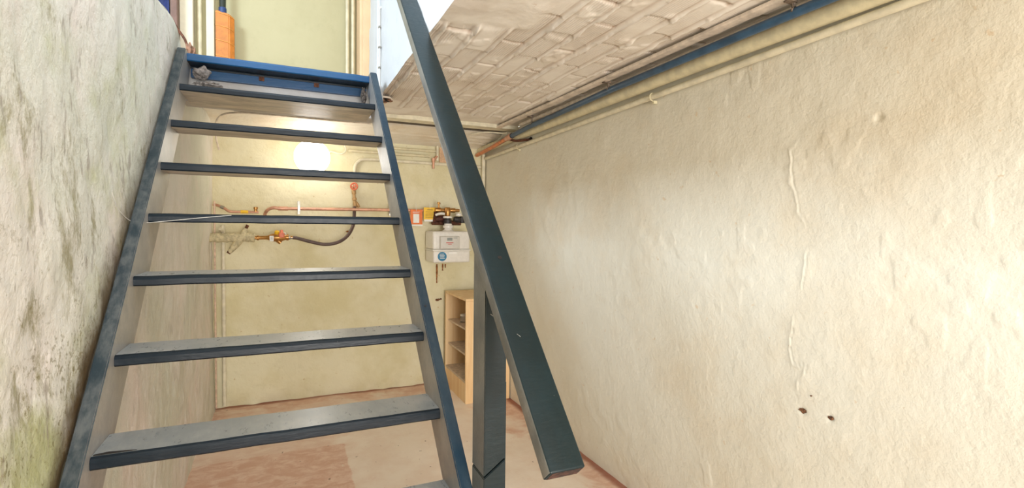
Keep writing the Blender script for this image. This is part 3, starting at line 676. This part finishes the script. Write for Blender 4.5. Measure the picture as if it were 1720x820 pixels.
# small service pipe above the step at the left
sp = thing('small_service_pipe', (-.30, 4.02, H+.07), 'thin pink-tan copper pipe with a yellow band low on the back wall at left', 'pipe')
bm = bmesh.new(); tube(bm, smoothpath([(-.44,4.05,H+.125),(-.41,4.03,H+.12),(-.37,4.02,H+.10),(-.345,4.01,H+.082),(-.30,4.01,H+.078),(-.16,4.01,H+.079)], 5), .009, 10); obj('pipe_run', bm, M_coppero, sp, smooth=True)
bm = bmesh.new(); tube(bm, [(-.272,4.01,H+.079),(-.225,4.01,H+.079)], .0115, 12); obj('yellow_band', bm, M_yellow, sp, smooth=True)
bm = bmesh.new(); lathe(bm, (-.178,4.01,H+.079), (0,0,1), [(0,.010),(.02,.010),(.022,.014),(.036,.014)], 10); obj('valve_stub', bm, M_brass, sp, smooth=True)
bm = bmesh.new(); tube(bm, [(-.395,4.02,H+.113),(-.375,4.015,H+.103)], .0115, 10); obj('clip', bm, M_steel, sp, smooth=True)
pipe_thing('corner_pipe', [(-.432,4.02,.02),(-.432,4.02,H+.15)], .006, M_pinkish, 'thin pinkish vertical pipe in the left back corner', 'pipe')
pipe_thing('vertical_pipe', smoothpath([(-.385,4.06,.02),(-.385,4.06,H-.12),(-.39,4.05,H-.06),(-.40,4.03,H-.04)],4), .013, M_creampipe2, 'white-painted vertical pipe below the lagged water pipe in the left back corner', 'pipe')

# ------------------------------------------------------------------ gas meter
gm = thing('gas_meter', (1.205, 3.9, H-.292), 'white gas meter with a round blue sticker and display on the back wall', 'gas meter')
mx0, mx1, my = 1.053, 1.357, 3.80
bm = bmesh.new(); box(bm, (mx0, my+.03, H-.190), (mx1, 4.07, H-.045), .022, 4); obj('upper_casing', bm, M_white_pl, gm, smooth=True)
bm = bmesh.new(); box(bm, (mx0+.002, my+.022, H-.292), (mx1-.002, 4.06, H-.196), .018, 4); obj('lower_casing', bm, M_white_pl, gm, smooth=True)
bm = bmesh.new(); box(bm, (mx0-.003, my+.020, H-.200), (mx1+.003, 4.065, H-.188), .005, 2); obj('flange', bm, M_white_pl, gm, smooth=True)
bm = bmesh.new(); box(bm, (1.105, my, H-.182), (1.262, my+.05, H-.085), .007, 3); disp = obj('display_box', bm, M_grey_pl, gm, smooth=True)
bm = bmesh.new(); box(bm, (1.158, my-.0015, H-.118), (1.200, my+.001, H-.096), .0006); obj('screen', bm, M_dispgrey, disp)
bm = bmesh.new(); box(bm, (1.150, my-.0012, H-.137), (1.208, my+.001, H-.131)); box(bm, (1.165, my-.0012, H-.147), (1.195, my+.001, H-.143)); obj('red_print', bm, M_red, disp)
bm = bmesh.new(); box(bm, (1.210, my-.0012, H-.099), (1.240, my+.001, H-.095)); obj('small_print', bm, M_dispgrey, disp)
bm = bmesh.new(); lathe(bm, (1.125, my+.0225, H-.242), (0,-1,0), [(0,.036),(.0025,.036)], 32); stk = obj('sticker', bm, M_stick, gm, label='round blue sticker')
bm = bmesh.new()
for k, (dx, wd) in enumerate(((-.002,.034),(.0,.040),(.0,.034),(.002,.038))): box(bm, (1.125+dx-wd/2, my+.0185, H-.225-k*.011), (1.125+dx+wd/2, my+.0198, H-.2215-k*.011))
obj('sticker_print', bm, M_paper, stk)
bm = bmesh.new(); box(bm, (1.178, my+.018, H-.224), (1.243, my+.0225, H-.206), .001); obj('serial_label', bm, M_paper, gm)
bm = bmesh.new(); lathe(bm, (1.195, 3.90, H-.055), (0,0,1), [(0,.06),(.012,.05),(.022,.034),(.034,.030),(.036,.040),(.056,.040),(.058,.032),(.07,.03)], 24); obj('inlet_neck', bm, M_white_pl, gm, smooth=True)
# regulator / valve assembly above the meter
rg = thing('gas_valve', (1.195, 3.93, H+.015), 'brass gas valve and black regulator fitting directly above the white meter', 'valve')
bm = bmesh.new(); lathe(bm, (1.195,3.915,H+.015), (0,0,1), [(0,.032),(.03,.032),(.034,.026),(.044,.026)], 18); obj('union_nut', bm, M_black, rg, smooth=True)
bm = bmesh.new(); lathe(bm, (1.195,3.915,H+.059), (0,0,1), [(0,.038),(.014,.038),(.016,.026)], 20); obj('white_gasket_ring', bm, M_white_pl, rg, smooth=True)
bm = bmesh.new(); lathe(bm, (1.195,3.915,H+.074), (0,0,1), [(0,.020),(.02,.024),(.06,.024),(.07,.018)], 16); lathe(bm, (1.10,3.94,H+.122), (1,0,0), [(0,.015),(.02,.020),(.045,.020),(.05,.014),(.075,.014),(.078,.021),(.115,.021),(.118,.015),(.14,.018),(.165,.018),(.168,.013),(.20,.013)], 16); obj('brass_tee', bm, M_brass, rg, smooth=True)
bm = bmesh.new(); lathe(bm, (1.125,3.925,H+.14), (0,0,1), [(0,.008),(.03,.008),(.034,.012),(.045,.012)], 10); box(bm, (1.112,3.915,H+.168), (1.138,3.935,H+.176), .002); obj('test_nipple', bm, M_brass, rg, smooth=True)
bm = bmesh.new(); lathe(bm, (1.245,3.905,H+.052), (1,0,-.1), [(0,.02),(.02,.024),(.05,.024),(.06,.018),(.09,.016),(.092,.024),(.10,.024)], 16); box(bm, (1.30,3.885,H+.02), (1.325,3.93,H+.075), .006); obj('regulator', bm, M_black, rg, smooth=True)
bm = bmesh.new(); lathe(bm, (1.285,3.91,H+.078), (0,0,1), [(0,.026),(.018,.026),(.022,.018)], 18); obj('white_cap', bm, M_white_pl, rg, smooth=True)
bm = bmesh.new(); tube(bm, smoothpath([(1.10,3.92,H+.082),(1.13,3.90,H+.094),(1.165,3.90,H+.092)],4), .010, 10); obj('white_sleeve', bm, M_white_pl, rg, smooth=True)
bm = bmesh.new(); lathe(bm, (1.10,3.94,H+.05), (1,0,.1), [(0,.022),(.03,.026),(.07,.026),(.08,.02)], 16); lathe(bm,(1.11,3.96,H+.02),(0,0,1),[(0,.026),(.03,.022),(.07,.016),(.09,.016)],14); obj('old_iron_fitting', bm, simple('dark_red_iron', (84, 44, 34), .6, .3, nscale=60, var=.35, bump=.4), rg, smooth=True)
bm = bmesh.new(); lathe(bm, (1.085,3.98,H+.022), (1,0,0), [(0,.02),(.24,.02)], 12); obj('rusty_bracket', bm, M_rust, rg, smooth=True)
# rust runs under the meter (thin skins of rust on the plaster)
for i, (x, z0, z1, wd) in enumerate(((1.156,-.322,-.478,.008),(1.205,-.318,-.375,.006),(1.228,-.322,-.352,.006))):
    bm = bmesh.new(); n = 14; pl = []; pr = []
    for k in range(n+1):
        zz = H+z0+(z1-z0)*k/n; ww = wd*(.55+.6*abs(noise.noise(Vector((i*3, k*.9, 0)))))*(1.25-.5*k/n)
        pl.append((x-ww+.003*noise.noise(Vector((k*.7,i,2))), 4.074, zz)); pr.append((x+ww+.003*noise.noise(Vector((k*.7,i,7))), 4.074, zz))
    extrude_poly(bm, pl + pr[::-1], (0, .012, 0)); obj('rust_run', bm, M_stain, wall_back, kind='structure')
bm = bmesh.new(); lump(bm, (1.163, 4.08, H-.617), (.018, .006, .009), 4, 3, .8); lump(bm, (1.19, 4.08, H-.612), (.010, .005, .006), 6, 3, .8); obj('plaster_chip', bm, M_earth, wall_back, kind='structure')
for x, z in ((.45, -.055), (.92, -.05)):
    bm = bmesh.new(); lump(bm, (x, 4.08, H+z), (.012, .005, .006), 8, 2, .8); obj('plaster_chip', bm, M_stain, wall_back, kind='structure')
# tags
def tag(x0, x1, zt, zb, mat, label, panel):
    e = thing('hanging_tag', ((x0+x1)/2, 3.965, H+zb), label, 'tag')
    xc = (x0+x1)/2; yf = 3.962
    bm = bmesh.new(); box(bm, (x0, yf, H+zb), (x1, yf+.003, H+zt), .0012, 2); c = obj('card', bm, mat, e)
    bm = bmesh.new(); tube(bm, smoothpath([(xc,yf+.001,H+zt-.01),(xc-.004,3.960,H+zt+.015),(xc,3.975,H+.137),(xc+.003,4.0,H+.134),(xc,4.005,H+.118),(xc,3.985,H+.10),(xc,yf+.004,H+zt-.01)],4), .0016, 6); tube(bm,[(xc,3.97,H+.13),(xc-.003,3.968,H+.175)],.0014,6); obj('cable_tie', bm, M_white_pl, e)
    bm = bmesh.new(); panel(bm, x0, x1, zb, zt, yf); obj('print', bm, M_paper if mat == M_orange else M_ink, c)
    if mat == M_yellow:
        bm = bmesh.new(); box(bm, (x0+.004, yf-.0006, H+zb-.010), (x1-.001, yf+.002, H+zb+.006)); obj('white_edge', bm, M_paper, e)
    else:
        bm = bmesh.new(); box(bm, (x0+.012, yf-.0006, H+zb-.012), (x1+.002, yf+.002, H+zb-.001)); obj('white_edge', bm, M_paper, e)
def p_or(bm, x0, x1, zb, zt, yf):
    box(bm, (x0+.022, yf-.0008, H+zb+.012), (x1-.026, yf+.001, H+zt-.034))
    for k in range(3): box(bm, (x0+.018, yf-.0008, H+zt-.018-k*.004), (x1-.02-.006*k, yf+.001, H+zt-.0165-k*.004))
def p_ye(bm, x0, x1, zb, zt, yf):
    box(bm, (x0+.028, yf-.0008, H+zt-.022), (x1-.028, yf+.001, H+zt-.017))
    for k in range(5): box(bm, (x0+.014, yf-.0008, H+zt-.036-k*.011), (x1-.014-.01*(k%2), yf+.001, H+zt-.0335-k*.011))
tag(.908, 1.003, .122, .006, M_orange, 'orange card tag with white panel hanging from the copper pipe', p_or)
tag(1.014, 1.116, .142, .040, M_yellow, 'yellow card tag hanging from the copper pipe beside the brass valve', p_ye)

# ------------------------------------------------------------------ bookcase
bx0, bx1, by0, by1, bt = 1.210, 1.562, 3.490, 4.012, .775
bc = thing('bookcase', ((bx0+bx1)/2, (by0+by1)/2, 0), 'small open pine bookcase standing against the right wall in the far corner', 'bookcase')
T = .017
bm = bmesh.new(); box(bm, (bx0, by0, 0), (bx1, by0+T, bt-.018), .0015); obj('side_panel', bm, M_pine, bc)
bm = bmesh.new(); box(bm, (bx0, by1-T, 0), (bx1, by1, bt-.018), .0015); obj('side_panel', bm, M_pine, bc)
bm = bmesh.new(); box(bm, (bx0, by0, bt-.0175), (bx1, by1, bt), .0015); obj('top_board', bm, M_pine, bc)
bm = bmesh.new(); box(bm, (bx1-.010, by0+T+.0005, .02), (bx1-.003, by1-T-.0005, bt-.019)); obj('back_panel', bm, M_pine, bc)
for z in (.544, .353): 
    bm = bmesh.new(); box(bm, (bx0+.022, by0+T+.0005, z-.014), (bx1-.011, by1-T-.0005, z), .001); obj('shelf', bm, M_dustshelf, bc)
bm = bmesh.new(); box(bm, (bx0+.001, by0+T+.0005, .150), (bx1-.011, by1-T-.0005, .166), .001); obj('shelf', bm, M_dustshelf, bc)
bm = bmesh.new(); box(bm, (bx0+.002, by0+T+.0005, .0), (bx0+.018, by1-T-.0005, .149), .001); obj('plinth', bm, M_pine, bc)
jr = thing('glass_jar', (1.30, 3.80, .5445), 'small clear glass jar standing on the upper shelf of the bookcase', 'jar')
bm = bmesh.new(); lathe(bm, (1.30,3.80,.5445), (0,0,1), [(0,.026),(.004,.030),(.045,.030),(.052,.026)], 20); obj('jar_body', bm, M_jar, jr, smooth=True)
bm = bmesh.new(); lathe(bm, (1.30,3.80,.5965), (0,0,1), [(0,.028),(.014,.028)], 20); obj('lid', bm, M_white_pl, jr, smooth=True)

# ------------------------------------------------------------------ hall details
ct = thing('cricket_bat', (-.302, 3.50, UF), 'tan wooden bat with pale thread bands and dark green grip standing on the landing', 'bat')
bx, by = -.362, 3.50
prof = [(bx, by), (bx+.072, by-.004), (bx+.098, by+.018), (bx+.095, by+.045), (bx+.04, by+.055), (bx, by+.04)]
bm = bmesh.new(); zt = [.50, .487, .470, .470, .485, .498]
add_geom(bm, [(x, y, UF) for x, y in prof]+[(x, y, UF+z) for (x, y), z in zip(prof, zt)], [(5,4,3,2,1,0),(6,7,8,9,10,11)]+[(i,(i+1)%6,6+(i+1)%6,6+i) for i in range(6)])
bmesh.ops.bevel(bm, geom=list(bm.edges), offset=.004, segments=2, affect='EDGES'); obj('blade', bm, M_bat, ct, smooth=True)
for z in (.475, .40, .315, .225, .13):
    bm = bmesh.new(); pp = [(bx-.001, by-.001, UF+z+.012), (bx+.036, by-.0045, UF+z+.006), (bx+.073, by-.0055, UF+z-.002), (bx+.0995, by+.018, UF+z-.012)]
    tube(bm, smoothpath(pp, 4), .0013, 6); obj('thread_band', bm, M_stitch, ct)
bm = bmesh.new(); lathe(bm, (bx+.036, by+.02, UF+.49), (0,0,1), [(0,.020),(.01,.021),(.03,.021),(.034,.017)], 16); obj('blue_binding', bm, M_batblue, ct, smooth=True)
bm = bmesh.new(); lathe(bm, (bx+.036, by+.02, UF+.52), (0,0,1), [(0,.017),(.05,.018),(.30,.017),(.31,.012)], 16); obj('grip', bm, M_grip, ct, smooth=True)
for x, lab in ((-.452, 'cream painted pipe standing against the hall wall, left of the bat'), (.392, 'left of the two upright cream pipes at the right end of the hall wall'), (.428, 'right of the two upright cream pipes at the right end of the hall wall')):
    pipe_thing('upright_pipe', [(x, 3.575, UF), (x, 3.575, H+3.15)], .013 if x < 0 else .012, M_creampipe, lab)
dr = thing('hanging_coat', (-.68, 3.45, H+1.10), 'dark blue cloth hanging beyond the top of the mouldy left wall', 'cloth')
u = np.linspace(-.80, -.588, 30); v = np.linspace(H+1.06, H+2.0, 30); X, Z = np.meshgrid(u, v, indexing='ij'); Yc = 3.48 + .018*np.sin(X*60+Z*3) + .01*np.sin(Z*9)
me = grid_mesh('cloth', np.stack([X, Yc, Z], -1)); cl = link('cloth', me, M_navy, dr); md = cl.modifiers.new('s', 'SOLIDIFY'); md.thickness = .006
bm = bmesh.new(); lathe(bm, (-.70, 3.61, H+2.0), (0,-1,0), [(0,.012),(.10,.006),(.13,.01)], 10); obj('hook', bm, M_brass, dr)
# conduit with saddles on the stairwell wall
cd = thing('surface_conduit', (.488, 2.87, UF-.03), 'thin white conduit clipped upright on the white stairwell wall', 'conduit')
bm = bmesh.new(); tube(bm, [(.4855, 2.88, H+.74), (.4855, 2.88, H+1.16)], .0055, 10); tube(bm, smoothpath([(.4855,2.88,H+1.16),(.4855,2.875,H+1.18),(.497,2.87,H+1.19)],4), .0055, 10); obj('pipe_run', bm, M_white_pl, cd, smooth=True)
for z in (.86, .97, 1.08):
    bm = bmesh.new(); box(bm, (.479, 2.868, H+z), (.494, 2.892, H+z+.008), .001); obj('saddle', bm, M_steel, cd)
# crumbled hole with exposed brick at the corner of the opening
bm = bmesh.new(); lump(bm, (.535, 2.955, CZ-.006), (.030, .042, .010), 11, 4, .5, 2.4); hole = obj('broken_brick_hole', bm, M_dark, ceiling, kind='structure')
for i, (x, y) in enumerate(((.515, 2.94), (.535, 2.985), (.56, 2.95), (.545, 2.925))):
    bm = bmesh.new(); lump(bm, (x, y, CZ-.014), (.010, .013, .006), 20+i, 3, .8, 2); obj('brick_fragment', bm, M_brick, ceiling, kind='structure')
bm = bmesh.new(); tube(bm, [(.52+.05*math.cos(a)*(1+.15*math.sin(3*a)), 2.955+.062*math.sin(a), CZ-.008) for a in np.linspace(0, 2*math.pi, 30)], .006, 8); obj('plaster_rim', bm, M_ceil, ceiling, kind='structure')
# broken plaster and rusty corner iron at the end of the left wall
bm = bmesh.new(); lump(bm, (-.405, 2.90, H+.80), (.022, .03, .055), 14, 4, .5, 2); obj('trim_11', bm, M_brick, kind='structure')
pipe_thing('rusty_pipe', smoothpath([(-.43,2.98,UF),(-.432,2.98,UF+.12),(-.47,2.99,UF+.19),(-.50,3.0,UF+.24)],4), .006, M_rust, 'thin rusty bent pipe behind the end of the left wall at the stair head', 'pipe')
# shared phrases for the repeats
for o in bpy.data.objects:
    if o.parent is None and 'label' in o:
        k = o.name.split('.')[0]
        g = {'hanging_tag': 'card tags hanging from the copper pipe', 'upright_pipe': 'upright cream pipes on the hall wall', 'conduit_pipe': 'cream pipes along the top of the back wall', 'cobweb_lump': 'cobweb lumps under the top step'}.get(k)
        if g: o['group'] = g
